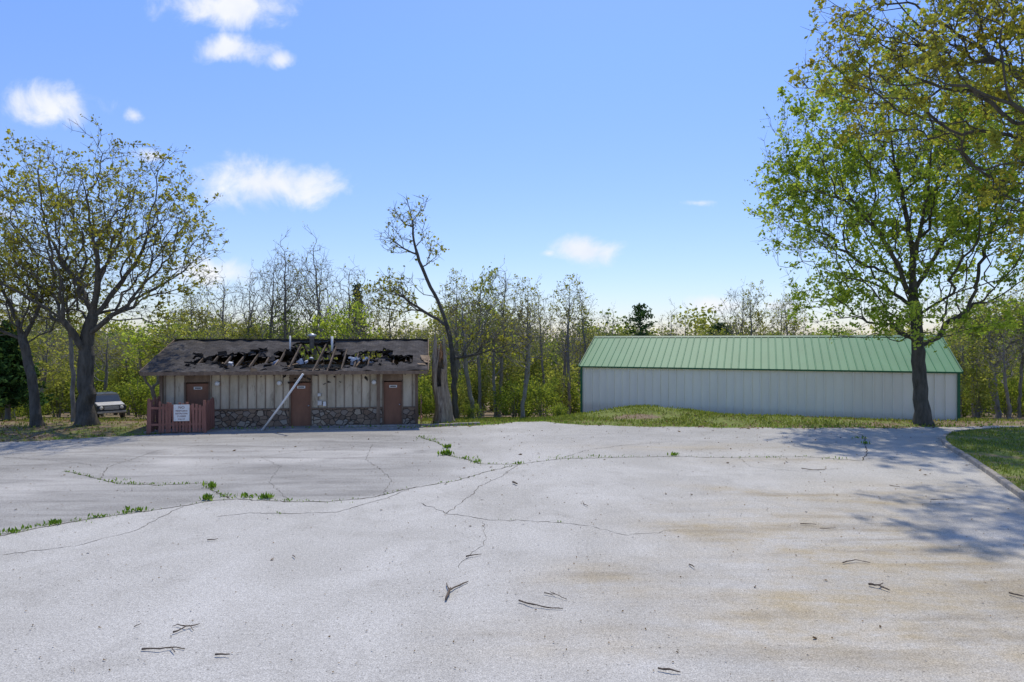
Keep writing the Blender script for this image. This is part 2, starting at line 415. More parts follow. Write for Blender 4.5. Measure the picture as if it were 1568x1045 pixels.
# ---- weeds
WP=[];WS=[]
def clump_at(px,py,n,r,s):
    x,y=G(px,py)
    for _ in range(int(n*.8)):
        WP.append((x+random.gauss(0,r),y+random.gauss(0,r*0.5),0.0)); WS.append(s*random.uniform(0.4,1.1))
for q in [(20,816,40,.1,.11),(38,811,25,.08,.09),(80,803,40,.08,.12),(88,800,20,.05,.1),(148,793,30,.07,.1),(192,786,30,.08,.1),(210,783,40,.12,.13),(60,806,25,.12,.08),(110,798,20,.2,.06),(170,790,20,.2,.06),
          (325,747,45,.10,.16),(318,766,50,.08,.16),(345,761,25,.1,.1),(378,762,35,.1,.13),(408,764,50,.08,.17),(440,767,20,.1,.08),(250,742,20,.3,.07),(180,737,25,.3,.08),(215,741,20,.2,.08),(300,741,15,.2,.08),
          (685,686,50,.08,.17),(683,697,60,.12,.2),(712,703,30,.15,.12),(728,709,30,.1,.14),(660,675,30,.3,.1),(650,670,20,.2,.1),(795,711,25,.08,.1),(870,702,40,.4,.08),(915,700,25,.2,.08),(1030,698,35,.1,.14),(960,700,20,.3,.06),
          (1325,680,30,.1,.12),(1322,672,30,.2,.1),(1270,703,15,.2,.08),(856,800,8,.03,.06),(780,797,6,.1,.05),(460,768,10,.1,.06),(510,770,8,.2,.05),(1180,702,15,.3,.08),(430,787,8,.2,.05)]: clump_at(*q)
for P in crack_w[:3]:
    for _ in range(190):
        p=P[random.randrange(len(P))]; WP.append((p[0]+random.gauss(0,.03),p[1]+random.gauss(0,.03),0)); WS.append(random.uniform(.03,.07))
for _ in range(900):
    x=random.uniform(-19,24); WP.append((x,float(yfar(x))-abs(random.gauss(0,.15)),0)); WS.append(random.uniform(.05,.14))
WP=np.array(WP); WP[:,2]=gz(WP[:,0],WP[:,1])
V,Q=leaf_quads(WP,np.array(WS)*0.5,rng,2.3,0,True)
mesh_np('crack_weeds',V,Q,None,(leaf_wd,),{'lc':np.repeat(rng.random(len(Q)),4)})

# ---- right island with kerb
isl=[G(1640,640),G(1568,657),G(1500,661),G(1462,664),G(1445,669),G(1441,677),G(1452,688),G(1480,705),G(1520,733),G(1568,768),G(1680,845),(12.4,8.0),(13,-10)]
isl[0]=(30,29.2)
pts=np.array(isl)
def catmull(P,m=6):
    P=np.vstack([P[0],P,P[-1]]);o=[]
    for i in range(1,len(P)-2):
        for s in range(m):
            t=s/m;p0,p1,p2,p3=P[i-1:i+3]
            o.append(0.5*((2*p1)+(-p0+p2)*t+(2*p0-5*p1+4*p2-p3)*t*t+(-p0+3*p1-3*p2+p3)*t**3))
    o.append(P[-2]);return np.array(o)
cp=catmull(pts,6)
T=np.gradient(cp,axis=0);T/=np.linalg.norm(T,axis=1)[:,None];Nn=np.stack([T[:,1],-T[:,0]],1)
cen=np.array([22,18]); 
if ((cp[len(cp)//2]-cen)*Nn[len(cp)//2]).sum()<0: Nn=-Nn
kerbm=simple('kerb_concrete',(0.42,0.38,0.33),(0.21,0.19,0.16),5,0.9,0.5)
def kerb(name,cp,Nn,w=0.16,h=0.14):
    gz0=gz(cp[:,0],cp[:,1])
    prof=[(0.0,-0.05),(-0.02,h-0.02),(-0.05,h),(-w,h),(-w,-0.05)]
    V=[];k=len(prof)
    for p,n,z in zip(cp,Nn,gz0):
        hj=random.uniform(-0.008,0.008)
        for a,b in prof: V.append((p[0]+n[0]*a,p[1]+n[1]*a,z+b+(hj if b>0 else 0)))
    Q=[(i*k+j,(i+1)*k+j,(i+1)*k+j+1,i*k+j+1) for i in range(len(cp)-1) for j in range(k-1)]
    return mesh_np(name,V,Q,None,(kerbm,),None,False)
kerb('kerb',cp,Nn)
inner=cp-Nn*0.16
bm=bmesh.new()
vs_=[bm.verts.new((p[0],p[1],0.10)) for p in inner]+[bm.verts.new((60,-10,0.1)),bm.verts.new((60,31,0.1))]
f=bm.faces.new(vs_); bmesh.ops.triangulate(bm,faces=[f])
bmesh.ops.recalc_face_normals(bm,faces=bm.faces[:])
me=bpy.data.meshes.new('grass_island'); bm.to_mesh(me); bm.free()
m,nt,out=newmat('island_grass'); v=objco(nt)
gr=mixc(nt,ramp_(nt,noise_(nt,7,5,0.7,v),0.3,0.7),(0.12,0.165,0.04),(0.22,0.27,0.075))
col=mixc(nt,ramp_(nt,noise_(nt,1.0,5,0.75,v),0.5,0.65),gr,(0.28,0.21,0.14))
finish(nt,out,col,0.95,bump_(nt,noise_(nt,25,3,0.7,v),0.7,0.05),0,0.1)
me.materials.append(m); o=bpy.data.objects.new('grass_island',me); COL.objects.link(o)
k1=catmull(np.array([G(530,655),G(600,654.5),G(640,653.5),G(700,651.5),G(735,650)]),5)
T=np.gradient(k1,axis=0);T/=np.linalg.norm(T,axis=1)[:,None]
kerb('kerb',k1,np.stack([T[:,1],-T[:,0]],1),0.15,0.1)

# ---- grass blades (one mesh)
rng=np.random.default_rng(9)
def inpoly(x,y,poly):
    c=np.zeros(len(x),bool);n=len(poly);j=n-1
    for i in range(n):
        xi,yi=poly[i];xj,yj=poly[j]
        c^=((yi>y)!=(yj>y))&(x<(xj-xi)*(y-yi)/(yj-yi+1e-12)+xi); j=i
    return c
GP=[];GS=[]
n=45000;x=12+rng.random(n)*14;y=12+rng.random(n)*18
poly=[tuple(p) for p in inner]+[(60,-10),(60,31)]
nn=np.array([mnoise.noise(Vector((a*0.8,b*0.8,3))) for a,b in zip(x,y)])
k=inpoly(x,y,poly)&(rng.random(n)<.6+1.2*nn);GP.append(np.c_[x[k],y[k],np.full(k.sum(),0.10)]);GS.append(0.04+0.06*rng.random(k.sum()))
n=120000;x=-30+rng.random(n)*60;y=25+rng.random(n)*16
gmask=np.clip(1.0*np.exp(-((x-9)/10)**2-((y-34)/4.5)**2)+0.7*np.exp(-((x+1)/4)**2-((y-35)/5)**2)+0.2-1.2*np.exp(-((x-6.6)/1.7)**2-((y-33.0)/.9)**2),0,1)
nn=np.array([mnoise.noise(Vector((a*0.5,b*0.5,3)))+.6*mnoise.noise(Vector((a*1.8,b*1.8,6))) for a,b in zip(x,y)])
k=(y>yfar(x)+0.02)&(rng.random(n)<gmask*(0.8+1.8*nn))
e1=np.array([.991,.134]);n1=np.array([-.134,.991]);A0=np.array([-16.2,28.85])
lx_=(x-A0[0])*e1[0]+(y-A0[1])*e1[1];ly_=(x-A0[0])*n1[0]+(y-A0[1])*n1[1]
k&=~((lx_>-0.3)&(lx_<11.8)&(ly_>-1.2)&(ly_<7))
GP.append(np.c_[x[k],y[k],gz(x[k],y[k])-0.03]);GS.append(0.05+0.09*rng.random(k.sum()))
GPa=np.concatenate(GP);GSa=np.concatenate(GS)
V,Q=leaf_quads(GPa,GSa*0.45,rng,3.0,0,True)
mesh_np('grass',V,Q,None,(leaf_gr,),{'lc':np.repeat(rng.random(len(Q)),4)})

# ---- litter + sticks
rng=np.random.default_rng(12)
n=3400;x=-22+rng.random(n)*42;y=6+(rng.random(n)**1.3)*23
k=(y<yfar(x)-0.1)&~inpoly(x,y,poly);x=x[k];y=y[k];s=np.where(rng.random(len(x))<0.97,0.012+0.018*rng.random(len(x)),0.035+0.03*rng.random(len(x)))*(0.6+y/18)
P1=np.c_[x,y,np.full(len(x),0.02)]
n=6000;x=-26+rng.random(n)*50;y=25+rng.random(n)*9;k=(y>yfar(x)-0.5)
k&=~((((x-A0[0])*e1[0]+(y-A0[1])*e1[1])>-.2)&(((x-A0[0])*n1[0]+(y-A0[1])*n1[1])>-.2)&(((x-A0[0])*e1[0]+(y-A0[1])*e1[1])<11.8))
x=x[k];y=y[k]
P2=np.c_[x,y,gz(x,y)+0.02]; P=np.concatenate([P1,P2]); s=np.concatenate([s,0.05+0.08*rng.random(len(x))])
a=rng.random(len(P))*6.28; l=np.c_[np.cos(a),np.sin(a),rng.normal(size=len(P))*.25]*s[:,None]*.7; w=np.c_[-np.sin(a),np.cos(a),rng.normal(size=len(P))*.3]*s[:,None]*.4
V=np.stack([P-l,P+w,P+l,P-w],1).reshape(-1,3)
mesh_np('leaf_litter',V,np.arange(len(V)).reshape(-1,4),None,(leaf_dead,),{'lc':np.repeat(rng.random(len(P)),4)})
stickm=simple('stick_bark',(0.19,0.145,0.105),(0.08,0.06,0.045),30,0.95)
def stick(paths,r=0.014):
    e=empty('fallen_stick')
    for i,pp in enumerate(paths):
        pts=[]
        for j,(a,b) in enumerate(pp):
            x,y=G(a,b); pts.append((x,y,0.018+r+0.012*math.sin(j*1.7+i)))
        P=[]
        for a,b in zip(pts[:-1],pts[1:]):
            for s in range(3):
                t=s/3;P.append([a[q]+(b[q]-a[q])*t+random.gauss(0,0.004) for q in range(3)])
        P.append(list(pts[-1])); n=len(P)
        rr=[r*(1-0.6*k/n)*random.uniform(.8,1.2)/(1+0.4*i) for k in range(n)]
        tube('branch_%d'%(i+1),P,rr,stickm,e,6)
for S in [([[(683,922),(688,908),(697,902),(717,893)],[(688,908),(684,897)],[(690,905),(688,915)]],0.02),
([[(795,923),(815,930),(838,933),(862,934)]],0.014),([[(833,911),(850,914),(868,920)],[(850,914),(842,909)]],0.009),
([[(714,855),(725,853),(737,851)]],0.013),([[(265,972),(285,964),(306,958)],[(285,964),(272,960),(264,961)],[(290,962),(296,968)]],0.012),
([[(218,997),(245,998),(270,994),(283,996)],[(262,996),(268,1003)]],0.012),([[(330,1006),(352,1007)]],0.014),([[(205,962),(216,959)]],0.008),
([[(1008,1028),(1025,1031),(1042,1033)]],0.014),([[(1330,898),(1345,901),(1362,907)],[(1345,901),(1352,897)]],0.02),
([[(1290,864),(1310,861),(1333,864)]],0.010),([[(1225,804),(1250,806)],[(1256,812),(1280,811)]],0.012),([[(1545,911),(1570,918)]],0.014),
([[(785,741),(792,744)]],0.03),([[(318,829),(334,828)]],0.012),([[(1227,719),(1245,722),(1264,720)]],0.014),([[(1055,866),(1063,872)]],0.014),
([[(1362,745),(1378,748)],[(1425,768),(1460,766)]],0.012),([[(893,773),(900,777)]],0.012),([[(448,853),(452,857)]],0.012)]: stick(*S)

# ---------------------------------------------------------------- restroom building
RB=empty('abandoned_restroom_building',(-16.2,28.85,0),math.atan2(.134,.991))
LEN=11.56; DEP=6.6; WH=2.74
m,nt,out=newmat('weathered_siding'); v=objco(nt,(1,1,0.25))
col=mixc(nt,ramp_(nt,noise_(nt,2.0,5,0.65,v),0.32,0.68),(0.38,0.32,0.225),(0.64,0.545,0.40))
col=mixc(nt,ramp_(nt,noise_(nt,6.0,5,0.7,v),0.56,0.78),col,(0.19,0.14,0.095))
finish(nt,out,col,0.9,bump_(nt,noise_(nt,14,4,0.6,v),0.3,0.02)); siding=m
trimm=simple('brown_trim',(0.27,0.19,0.13),(0.13,0.088,0.06),4,0.85,0.2,(1,1,.3))
doorm=simple('brown_door',(0.27,0.13,0.075),(0.17,0.08,0.048),1.6,0.6,0.05,(1,1,.4))
m,nt,out=newmat('field_stone'); v=objco(nt,(1,1,1.25))
vo=N(nt,'ShaderNodeTexVoronoi'); vo.inputs['Scale'].default_value=3.6; L(nt,v,vo.inputs['Vector'])
ve=N(nt,'ShaderNodeTexVoronoi',feature='DISTANCE_TO_EDGE'); ve.inputs['Scale'].default_value=3.6; L(nt,v,ve.inputs['Vector'])
hsv=N(nt,'ShaderNodeSeparateColor'); L(nt,vo.outputs['Color'],hsv.inputs[0])
cr=N(nt,'ShaderNodeValToRGB'); L(nt,hsv.outputs[0],cr.inputs[0]); el=cr.color_ramp.elements
el[0].color=(0.13,0.09,0.065,1);el[1].color=(0.46,0.36,0.25,1)
for p_,c_ in ((.3,(0.29,0.20,0.13,1)),(.55,(0.19,0.115,0.07,1)),(.75,(0.38,0.33,0.27,1))):
    e_=el.new(p_); e_.color=c_
col=mixc(nt,0.3,cr.outputs[0],ramp_(nt,noise_(nt,9,4,.7,v),.3,.7,(0.08,0.065,0.05),(0.38,0.30,0.22)))
eg=ramp_(nt,ve.outputs['Distance'],0.02,0.06)
col=mixc(nt,eg,(0.07,0.058,0.045),col)
finish(nt,out,col,0.9,bump_(nt,eg,0.9,0.05)); stonem=m
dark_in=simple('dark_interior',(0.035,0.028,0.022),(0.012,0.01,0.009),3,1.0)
wood_l=simple('broken_wood',(0.38,0.28,0.18),(0.14,0.095,0.06),6,0.9,0.2)
insul=simple('pale_insulation',(0.66,0.70,0.76),(0.33,0.35,0.40),5,0.9,0.4)
white=simple('white_paint',(0.8,0.79,0.76),(0.66,0.65,0.61),4,0.6)
galv=simple('galvanised',(0.55,0.56,0.57),(0.35,0.36,0.37),6,0.45,0,(1,1,1),0.6)
doors=[(0.9,2.05),(5.62,6.68),(9.98,10.98)]
segs=[(0,0.9),(2.05,5.62),(6.68,9.98),(10.98,LEN)]
for i,(a,b) in enumerate(segs):
    box('siding_panel_%d'%(i+1),a,b,0.0,0.15,0.85,WH,siding,RB)
    box('stone_base_%d'%(i+1),a,b,-0.10,0.15,-0.2,0.85,stonem,RB,0.015)
    box('stone_cap_%d'%(i+1),a,b,-0.13,-0.001,0.852,0.90,trimm,RB)
for i,(a,b) in enumerate(doors):
    box('door_header_%d'%(i+1),a,b,0.02,0.15,2.16,WH,trimm,RB)
    box('door_%d'%(i+1),a+0.07,b-0.07,0.06,0.11,0.03,2.10,doorm,RB)
    box('door_jamb_left_%d'%(i+1),a,a+0.07,-0.03,0.15,0.0,2.16,trimm,RB)
    box('door_jamb_right_%d'%(i+1),b-0.07,b,-0.03,0.15,0.0,2.16,trimm,RB)
    box('door_sill_%d'%(i+1),a+.07,b-.07,-0.05,0.15,-0.05,0.03,kerbm,RB)
    box('door_plate_%d'%(i+1),(a+b)/2-.17,(a+b)/2+.2,0.045,0.058,1.83,1.95,white,RB)
    box('door_plate_text_%d'%(i+1),(a+b)/2-.12,(a+b)/2+.15,0.040,0.043,1.865,1.915,dark_in,RB)
    tube('door_knob_%d'%(i+1),[(b-.17,.055,1.0),(b-.17,-.01,1.0)],[.03,.035],galv,RB)
bt=[]
x=0.08
while x<LEN:
    if not any(a-0.05<x<b+0.05 for a,b in doors): bt.append((x,-0.018,(0.9+WH)/2,0.045,0.032,WH-0.9,0,random.uniform(-.004,.004),0))
    x+=0.405
multibox('battens',bt,simple('batten_wood',(0.33,0.26,0.19),(0.17,0.125,0.09),5,0.9,0.2,(1,1,.3)),RB)
box('corner_post_left',-0.14,-0.005,-0.12,0.1,-0.2,WH,trimm,RB)
box('corner_post_right',LEN+.005,LEN+.14,-0.12,0.1,-0.2,WH,trimm,RB)
box('top_band',0,LEN,-0.06,-0.004,WH-0.16,WH-0.005,trimm,RB)
box('pilaster',9.72,9.88,-0.17,-0.14,-0.1,WH-.2,trimm,RB)
box('left_wall',-0.001,0.15,0.16,DEP,-0.9,WH,siding,RB); box('right_wall',LEN-.15,LEN+.001,0.16,DEP,-0.9,WH,siding,RB)
box('back_wall',0.16,LEN-.16,DEP-.15,DEP-.002,-0.9,WH,siding,RB)
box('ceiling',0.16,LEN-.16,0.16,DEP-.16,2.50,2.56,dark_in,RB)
for i,xx in enumerate((2.42,9.6,5.2)):
    tube('wall_lamp_%d'%(i+1),[(xx,-.06,2.12),(xx,-.10,2.12),(xx,-.20,2.1),(xx,-.24,2.1)],[.06,.10,.11,.05],white,RB,12)
box('meter_box_1',6.95,7.15,-0.14,-0.035,1.02,1.25,galv,RB,.01); box('meter_box_2',7.2,7.34,-0.12,-0.035,0.98,1.2,white,RB,.01)
box('meter_box_3',6.95,7.1,-0.12,-0.035,1.45,1.6,galv,RB,.01)
box('concrete_apron',-0.4,LEN+.4,-1.15,-0.14,-0.1,0.045,kerbm,RB,.01)
m,nt,out=newmat('grey_shingles'); v=objco(nt)
br=N(nt,'ShaderNodeTexBrick'); br.inputs['Scale'].default_value=1.0; br.inputs['Brick Width'].default_value=0.3; br.inputs['Row Height'].default_value=0.14
br.inputs['Mortar Size'].default_value=0.008
br.inputs['Color1'].default_value=(0.08,0.075,0.07,1);br.inputs['Color2'].default_value=(0.135,0.125,0.118,1);br.inputs['Mortar'].default_value=(0.035,0.03,0.03,1)
L(nt,v,br.inputs['Vector'])
col=mixc(nt,ramp_(nt,noise_(nt,1.2,5,.7,v),.35,.7),br.outputs['Color'],(0.048,0.043,0.04))
col=mixc(nt,ramp_(nt,noise_(nt,2.6,5,.7,v),.6,.72),col,(0.15,0.125,0.095))
finish(nt,out,col,0.95,bump_(nt,noise_(nt,12,4,.7,v),.5,.03),0,.1); shing=m
X0,X1=-0.72,LEN+0.62; EY=-0.72; RY=DEP/2; EZ=2.70; RZ=4.17
def roofp(x,t):
    sag=-0.26*math.exp(-((x-6.3)/2.4)**2)*math.sin(math.pi*min(1,t))-0.09*math.sin(x*1.1)*math.sin(math.pi*t)
    nz=0.08*mnoise.noise(Vector((x*2.2,t*7,1)))
    eave=-0.10*mnoise.noise(Vector((x*0.9,0,7)))*(1-t)-0.04*math.exp(-((x-6)/4)**2)*(1-t)
    return (x,EY+(RY-EY)*t,EZ+(RZ-EZ)*t+sag+nz+eave)
def hole(x,t):
    n=mnoise.noise(Vector((x*1.5,t*5,3.3)))*0.9+0.45*mnoise.noise(Vector((x*5,t*17,9)))
    if x<0.9 or x>11.4: return False
    tc=0.33+0.05*math.sin(x*1.3); v1=1-abs(t-tc)/0.17
    g=math.exp(-((x-6.3)/1.35)**2); v2=g*2.1-((t-0.52)/0.38)**2*0.9-0.3
    g2=math.exp(-((x-9.0)/1.5)**2); v3=g2*1.4-((t-0.40)/0.26)**2-0.25
    g3=math.exp(-((x-3.0)/1.6)**2); v4=g3*1.35-((t-0.38)/0.23)**2-0.25
    return max(v1*0.6,v2,v3,v4)+n*1.0>0.12 and 0.08<t<0.95
nx_,nt_=190,56
bm=bmesh.new(); gv={}
def gvv(i,j):
    if (i,j) not in gv:
        gv[(i,j)]=bm.verts.new(roofp(X0+(X1-X0)*i/nx_,j/nt_))
    return gv[(i,j)]
edge=[];alive={};dead=[]
for i in range(nx_):
    for j in range(nt_):
        alive[i,j]=not hole(X0+(X1-X0)*(i+.5)/nx_,(j+.5)/nt_)
for (i,j),a in alive.items():
    if a: bm.faces.new((gvv(i,j),gvv(i+1,j),gvv(i+1,j+1),gvv(i,j+1)))
    else: dead.append((i,j))
    if not a and any(alive.get((i+p,j+q),False) for p,q in ((1,0),(-1,0),(0,1),(0,-1))): edge.append((i,j))
me=bpy.data.meshes.new('front_roof'); bm.to_mesh(me); bm.free(); me.materials.append(shing)
o=bpy.data.objects.new('front_roof',me);COL.objects.link(o);o.parent=RB
sd=o.modifiers.new('s','SOLIDIFY');sd.thickness=0.035;sd.offset=-1
fl=[]
for (i,j) in edge:
    if random.random()<0.4:
        x,y,z=roofp(X0+(X1-X0)*(i+.5)/nx_,(j+.5)/nt_)
        s=random.uniform(.12,.42)
        fl.append((x,y-random.uniform(0,.08),z+random.uniform(-.18,.03),s,s*random.uniform(.5,1),0.012,random.uniform(-1.1,.9),random.uniform(-.5,.5),random.uniform(-.6,.6)))
multibox('torn_shingles',fl,simple('torn_shingle',(0.085,0.074,0.066),(0.025,0.021,0.019),6,.95,.3),RB,0.012)
Vb=[];
for j in range(9):
    for i in range(41):
        x=X0+(X1-X0)*i/40;t=j/8
        Vb.append((x,DEP+0.72-(DEP+0.72-RY-0.004)*t,EZ+(RZ-EZ)*t+(-0.10*math.exp(-((x-6.3)/2.6)**2)*math.sin(math.pi*t))))
bf_=[]
for j in range(8):
    for i in range(40):
        x=X0+(X1-X0)*(i+.5)/40
        if j in (2,3,4,5,6) and (5.2<x<7.1 or 8.1<x<9.8) and random.random()<.85: continue
        bf_.append((j*41+i,j*41+i+1,(j+1)*41+i+1,(j+1)*41+i))
o=mesh_np('back_roof',Vb,bf_,None,(shing,),None,False,RB)
sd=o.modifiers.new('s','SOLIDIFY');sd.thickness=0.04;sd.offset=0
multibox('ridge_cap',[(X0+(X1-X0)*(k+.5)/38,RY,RZ+0.045-0.002*(k%2)+random.uniform(-.015,.01),(X1-X0)/38*1.05,0.28,0.03,0,random.uniform(-.03,.03),0) for k in range(38)],shing,RB)
raf=[]
sl=math.atan2(RZ-EZ,RY-EY); ln=math.hypot(RZ-EZ,RY-EY)
x=0.1
while x<LEN+0.2:
    if random.random()<0.9: raf.append((x,(EY+RY)/2,(EZ+RZ)/2-0.2,0.06,ln*random.uniform(.86,.95),0.14,sl,0,random.uniform(-.03,.03)))
    raf.append((x,(DEP+.7+RY)/2,(EZ+RZ)/2-0.16,0.05,ln*.93,0.14,-sl,0,0))
    x+=0.61
multibox('rafters',raf,simple('scorched_rafter',(0.17,0.125,0.09),(0.03,0.025,0.02),3,.9,.2),RB)
db=[];di=[]
for _ in range(24):
    x=random.gauss(6.4,1.2) if random.random()<.5 else random.uniform(1.2,10.8)
    db.append((x,random.uniform(.3,2.6),random.uniform(2.75,3.15),random.uniform(.2,1.0),random.uniform(.04,.08),.03,random.uniform(-.5,.5),random.uniform(-.6,.6),random.uniform(-1.5,1.5)))
multibox('roof_debris',db,wood_l,RB)
for cx_,n_ in ((6.2,4),(8.3,5),(9.1,4),(4.8,1),(2.6,1)):
    for _ in range(n_): di.append((cx_+random.gauss(0,.32),random.uniform(.9,1.9),random.uniform(2.9,3.3),random.uniform(.12,.4),random.uniform(.1,.3),random.uniform(.04,.2),random.uniform(-.5,.5),random.uniform(-.5,.5),random.uniform(-1,1)))
multibox('insulation_batts',di,insul,RB,0.03)
ch_=[]
for (i,j) in random.sample(dead,min(len(dead),160)):
    x,y,z=roofp(X0+(X1-X0)*(i+.5)/nx_,(j+.5)/nt_); s=random.uniform(.05,.18)
    ch_.append((x,y+.1,z-random.uniform(.3,.7),s*random.uniform(.5,2.5),s,s*.4,random.uniform(-.8,.8),random.uniform(-.8,.8),random.uniform(-2,2)))
multibox('charred_debris',ch_,simple('charred_wood',(0.07,0.058,0.05),(0.012,0.011,0.01),5,.95,.4),RB,.03)
box('fascia',X0+.02,X1-.02,EY-0.035,EY-0.005,EZ-0.17,EZ-0.015,trimm,RB)
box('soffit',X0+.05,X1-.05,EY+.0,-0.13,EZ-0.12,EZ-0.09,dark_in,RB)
for nm,xg in (('gable_left',0.07),('gable_right',LEN-0.07)):
    bm=bmesh.new();vv=[bm.verts.new(p) for p in ((xg,.0,WH),(xg,DEP,WH),(xg,RY,RZ-0.1))];bm.faces.new(vv)
    me=bpy.data.meshes.new(nm);bm.to_mesh(me);bm.free();me.materials.append(siding);o=bpy.data.objects.new(nm,me);COL.objects.link(o);o.parent=RB
multibox('rake_boards',[(X1+.02,(EY+RY)/2,(EZ+RZ)/2-.04,.04,ln,.16,sl,0,0),(X0-.02,(EY+RY)/2,(EZ+RZ)/2-.04,.04,ln,.16,sl,0,0)],trimm,RB)
multibox('broken_rake_wood',[(X1-.12,.75,3.25,.45,.5,.03,sl+.15,.1,.2),(X1-.05,.3,3.07,.3,.25,.03,sl,.2,.5),(X1-.3,-.2,2.98,.5,.14,.03,sl,.1,.7),(4.2,-.74,2.74,.28,.03,.22,.2,.3,.1)],wood_l,RB,.02)
for nm,xx,h,r in (('vent_pipe_1',5.15,.42,.045),('vent_pipe_2',7.25,.40,.06)):
    tube(nm,[(xx,2.4,3.5),(xx,2.4,3.95+h)],[r,r],white,RB,10)
tube('roof_ventilator',[(6.15,2.9,3.7),(6.15,2.9,4.32),(6.15,2.9,4.33),(6.15,2.9,4.43),(6.15,2.9,4.50)],[.12,.12,.22,.22,.04],galv,RB,16)
P0=(*G(402,660),0.05); P1=W(464,573,28.1)
lp=empty('leaning_downspout'); tube('pole',[P0,tuple((np.array(P0)+P1)/2+np.array([0,0,-.03])),tuple(P1)],[.05,.05,.05],white,lp,8)
tube('end_cap',[tuple(np.array(P0)-np.array([.05,0,.03])),P0],[.06,.06],galv,lp,8)
box('fallen_board',*(lambda c:(c[0]-.55,c[0]+.45,c[1]-.1,c[1]+.05))(G(388,657)),0.03,0.06,wood_l)
# fence
redm=simple('weathered_red_fence',(0.36,0.17,0.13),(0.20,0.09,0.065),3,0.9,.3,(1,1,.2))
FE=empty('picket_fence',(-16.2,28.85,0),math.atan2(.134,.991))
pk=[]
def run(x0,y0,x1,y1,n,h0,h1,sk=0.1):
    for k in range(n):
        t=(k+.5)/n
        if random.random()<sk: continue
        h=h0+(h1-h0)*t+random.uniform(-.07,.07)
        a=math.atan2(y1-y0,x1-x0); w=math.hypot(x1-x0,y1-y0)/n*0.72
        pk.append((x0+(x1-x0)*t,y0+(y1-y0)*t,h/2+.05,w,.022,h,0,random.uniform(-.04,.04),a))
run(-.05,-1.5,2.3,-1.45,17,1.38,1.2); run(-.05,-1.5,-.05,-.2,9,1.42,1.5); run(2.3,-1.45,2.3,-.2,9,1.3,1.45)
multibox('pickets',pk,redm,FE,0.006)
multibox('rails',[(1.12,-1.455,.4,2.4,.04,.09,0,0,.02),(1.12,-1.455,1.1,2.4,.04,.09,0,.03,.02),(-.02,-.85,.4,.04,1.3,.09),(-.02,-.85,1.15,.04,1.3,.09)],redm,FE)
multibox('posts',[(-.05,-1.45,.75,.1,.1,1.6,0,.03,0),(2.3,-1.42,.7,.1,.1,1.5,0,-.03,0),(.75,-1.43,.7,.09,.09,1.35),(1.55,-1.43,.7,.09,.09,1.35)],redm,FE)
FE2=empty('picket_fence',(-16.2,28.85,0),math.atan2(.134,.991))
multibox('pickets',[(11.85+.0*k,-.9+k*.13,.75,.02,.1,1.5+random.uniform(-.05,.05),0,0,0) for k in range(7)],redm,FE2)
multibox('rails',[(11.88,-.5,.4,.04,.95,.08),(11.88,-.5,1.15,.04,.95,.08)],redm,FE2)
SG=empty('warning_sign',(-16.2,28.85,0),math.atan2(.134,.991))
box('board',1.02,1.68,-1.53,-1.515,.55,1.28,white,SG)
redtxt=simple('sign_text_paint',(0.20,0.04,0.04),(0.12,0.05,0.05),5,.7)
for k,(tx,z,s) in enumerate((("NO",1.10,.16),("TRESPASSING",.97,.085),("RESTROOMS",.85,.09),("CLOSED",.73,.10),("keep out",.62,.08))):
    c=bpy.data.curves.new('text_%d'%k,'FONT');c.body=tx;c.size=s;c.align_x='CENTER';c.extrude=.002
    o=bpy.data.objects.new('text_%d'%(k+1),c);o.location=(1.35,-1.535,z);o.rotation_euler=(math.pi/2,0,0);COL.objects.link(o);o.parent=SG;c.materials.append(redtxt)

# ---------------------------------------------------------------- metal building
R=np.array([24.5,34.0]);Lf=np.array([4.69,42.0]);dv=(R-Lf);ML=np.linalg.norm(dv);dv/=ML
MB=empty('green_roof_metal_building',(Lf[0],Lf[1],0),math.atan2(dv[1],dv[0]))
MW=8.5;ME=2.42;MR=4.38;MB0=-1.9
m,nt,out=newmat('white_metal_siding');v=objco(nt,(1,1,.3))
col=mixc(nt,ramp_(nt,noise_(nt,1.2,4,.6,v),.3,.7),(0.87,0.82,0.73),(0.93,0.885,0.80))
sp=N(nt,'ShaderNodeSeparateXYZ');tc=N(nt,'ShaderNodeTexCoord');L(nt,tc.outputs['Object'],sp.inputs[0])
dirt=math_(nt,'MULTIPLY',ramp_(nt,math_(nt,'ADD',sp.outputs['Z'],math_(nt,'MULTIPLY',noise_(nt,3,4,.7,v),.5)),-0.2,0.3,(1,1,1),(0,0,0)),.3)
col=mixc(nt,dirt,col,(0.5,0.42,0.32))
finish(nt,out,col,0.5,None,0,.4);msid=m
m,nt,out=newmat('green_metal_roof');v=objco(nt,(1,.3,1))
col=mixc(nt,ramp_(nt,noise_(nt,.8,4,.6,v),.3,.7),(0.058,0.20,0.085),(0.075,0.235,0.105))
finish(nt,out,col,0.55,None,0,.3);mgreen=m
def ribbed(name,length,pitch,a_of,b_of,nrm,mat,parent,rw=.022,rh=.022,steep=.7):
    prof=[];x=0.0
    prof.append((0,0))
    while x+pitch<=length+1e-6:
        c=x+pitch/2
        prof+= [(c-rw*(steep+.9),0),(c-rw*.7,rh),(c+rw*.7,rh),(c+rw*(steep+.9),0)]
        x+=pitch
    prof.append((length,0)); prof.sort()
    V=[]
    for x,h in prof: V.append(tuple(np.array(a_of(x))+np.array(nrm)*h))
    for x,h in prof: V.append(tuple(np.array(b_of(x))+np.array(nrm)*h))
    n=len(prof)
    return mesh_np(name,V,[(i,i+1,i+1+n,i+n) for i in range(n-1)],None,(mat,),None,False,parent)
ribbed('front_wall',ML,.50,lambda x:(x,0,MB0),lambda x:(x,0,ME),(0,-1,0),msid,MB,.04,.095,.1)
ribbed('back_wall',ML,.61,lambda x:(ML-x,MW,MB0),lambda x:(ML-x,MW,ME),(0,1,0),msid,MB)
